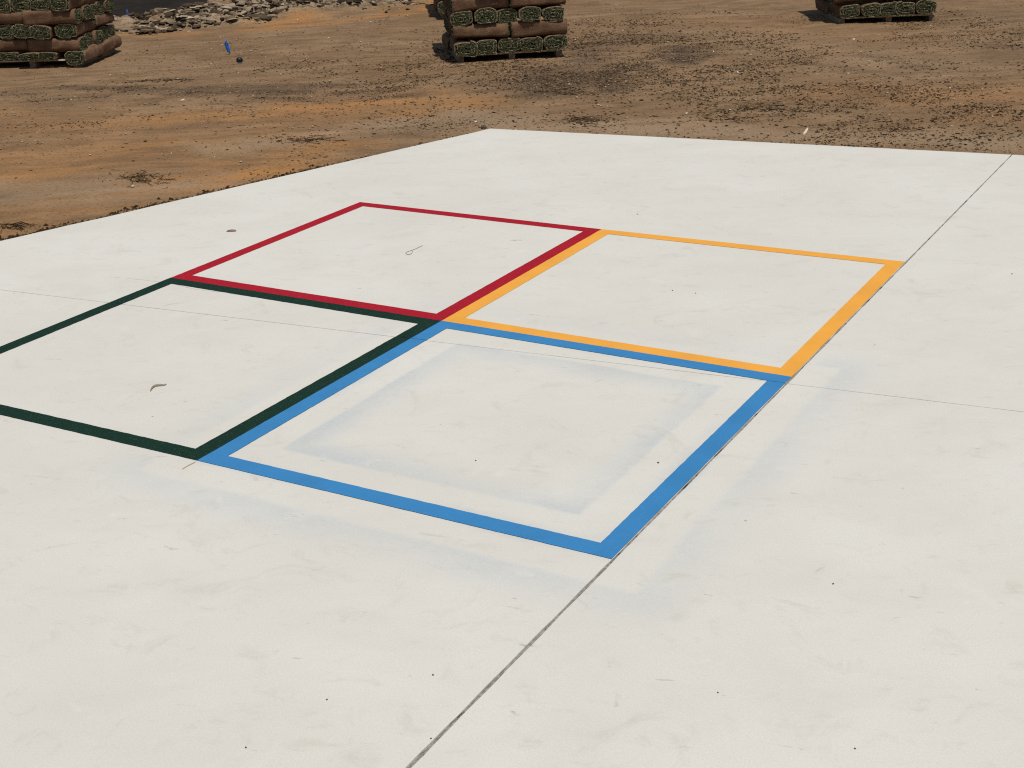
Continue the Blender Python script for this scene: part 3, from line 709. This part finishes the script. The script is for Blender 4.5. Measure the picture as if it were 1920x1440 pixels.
chip('wood_chip', (1507, 246), (1515, 235), .012, .007, M_CHIP, 'pale split wood chip on the sand past the far slab edge', 'wood chip')
chip('pale_scrap', (338, 185), (346, 184), .014, .008, M_CHIP, 'small white scrap on the dirt left of the slab corner', 'scrap')
# a stalk on the dirt, a straw at the corner of green and blue
M_STRAW = simple('straw', (.50, .36, .19), .8, .2, .2, 60)
tag(obj('straw_stalk', tube('straw_stalk', spline([(342, 879), (352, 873), (366, 866)], .0035), .0013, M_STRAW), M_STRAW), 'thin yellow straw at the corner where green meets blue', 'straw')
p = at(1211, 253); zz = hz(p[0], p[1])
tag(obj('grass_stalk', tube('grass_stalk', [(p[0], p[1], zz-.005), (p[0]+.004, p[1], zz+.035), (p[0]-.002, p[1]+.003, zz+.075)], [.0022, .0018, .0008], M_WIRE), M_CLIP), 'single thin upright stalk beside the far slab edge', 'stalk')

def twigs(px, py, n, spread, seed, label):
    g = np.random.default_rng(seed); c = at(px, py); V, F = [], []
    for i in range(n):
        a = g.uniform(0, 6.28); L = g.uniform(.04, .12); x = c[0]+g.normal(0, spread); y = c[1]+g.normal(0, spread*.6); z = hz(x, y)
        pts = [Vector((x+math.cos(a)*L*(t-.5)+g.normal(0, .004), y+math.sin(a)*L*(t-.5)+g.normal(0, .004), z+.003+g.uniform(0, .008))) for t in (0, .35, .7, 1)]
        me = tube('t', pts, [.0018, .0024, .0018, .001], None, 4); o = len(V)
        V += [v.co.copy() for v in me.vertices]; F += [tuple(o+q for q in pl.vertices) for pl in me.polygons]; bpy.data.meshes.remove(me)
    tag(obj('twig_heap', mesh_py('twig_heap', V, F), M_CLIP), label, 'twigs', None, 'stuff')
twigs(265, 329, 60, .13, 4, 'dark twigs heaped on the orange sand left of the slab')
twigs(577, 254, 45, .15, 5, 'grey twigs scattered on sand nearest the far slab corner')
twigs(30, 418, 50, .07, 6, 'dark twigs on the sand at the left picture edge')
twigs(1095, 215, 60, .16, 7, 'black matted twigs on sand beyond the slab')
twigs(1430, 193, 50, .14, 8, 'small dark tuft of dead twigs on the right side dirt')

# blue survey flags
M_BLUE = simple('blue_plastic', (.015, .17, .62), .5, .4, .2, 40, .3)
def flag(px, py, hgt, lean, label, shape, seed):
    g = np.random.default_rng(seed); p = at(px, py); z = max(-.05, hz(p[0], p[1])); e = empty('marker_flag', (p[0], p[1], z)); tag(e, label, 'marker flag', 'blue marker flags stuck in the dirt')
    rt = Vector((RT[0], RT[1], 0)).normalized(); bk = Vector((0, 0, 1)).cross(rt)
    top = rt*lean+Vector((0, 0, hgt))
    obj('wire_stake', tube('wire_stake', [Vector((0, 0, -.04)), top*.5, top], .0016, M_WIRE), M_WIRE, e)
    V, F = [], []; n = 12
    for i in range(n+1):
        t = i/n; wv = shape(t); c = top*(1-t)+top*t*.08
        for k in range(5):
            s = (k-2)/2; V.append(c+rt*(s*wv)+bk*(.016*math.sin(s*2.4+t*5)*(.4+t)+.004)+Vector((0, 0, .008*math.sin(t*9+s*2))))
    for i in range(n):
        for k in range(4): F.append((5*i+k, 5*i+k+1, 5*i+k+6, 5*i+k+5))
    f = obj('flag', mesh_py('flag', V, F, True), M_BLUE, e); sm = f.modifiers.new('s', 'SOLIDIFY'); sm.thickness = .0015
flag(242, 38, .150, -.012, 'blue plastic marker flag by the pale rubble near the asphalt', lambda t: .006+.026*t, 1)
flag(430, 97, .165, -.030, 'leaning blue marker flag alone on the open brown dirt', lambda t: .010+.018*math.sin(math.pi*min(1, t*1.1))**.8 if t > .2 else .013-.02*t, 2)

def pipe_cap():
    p = at(449, 112); z = hz(p[0], p[1]); e = empty('pipe_stub', (p[0], p[1], z)); tag(e, 'black capped pale pipe stub poking from the dirt beside the leaning flag', 'pipe stub')
    def lathe(name, prof, mat, seg=20):
        V, F = [], []
        for r, zz in prof:
            for k in range(seg): V.append((r*math.cos(6.283*k/seg), r*math.sin(6.283*k/seg), zz))
        for i in range(len(prof)-1):
            for k in range(seg): F.append((i*seg+k, i*seg+(k+1) % seg, (i+1)*seg+(k+1) % seg, (i+1)*seg+k))
        F.append(tuple((len(prof)-1)*seg+k for k in range(seg))); return obj(name, mesh_py(name, V, F, True), mat, e)
    lathe('pipe', [(.026, -.03), (.026, .034)], simple('white_pipe', (.55, .50, .44), .5, .4, .15))
    lathe('cap', [(.034, .026), (.036, .028), (.036, .056), (.030, .068), (.016, .074), (.004, .075)], simple('black_plastic', (.012, .011, .011), .45, .4, .2))
pipe_cap()
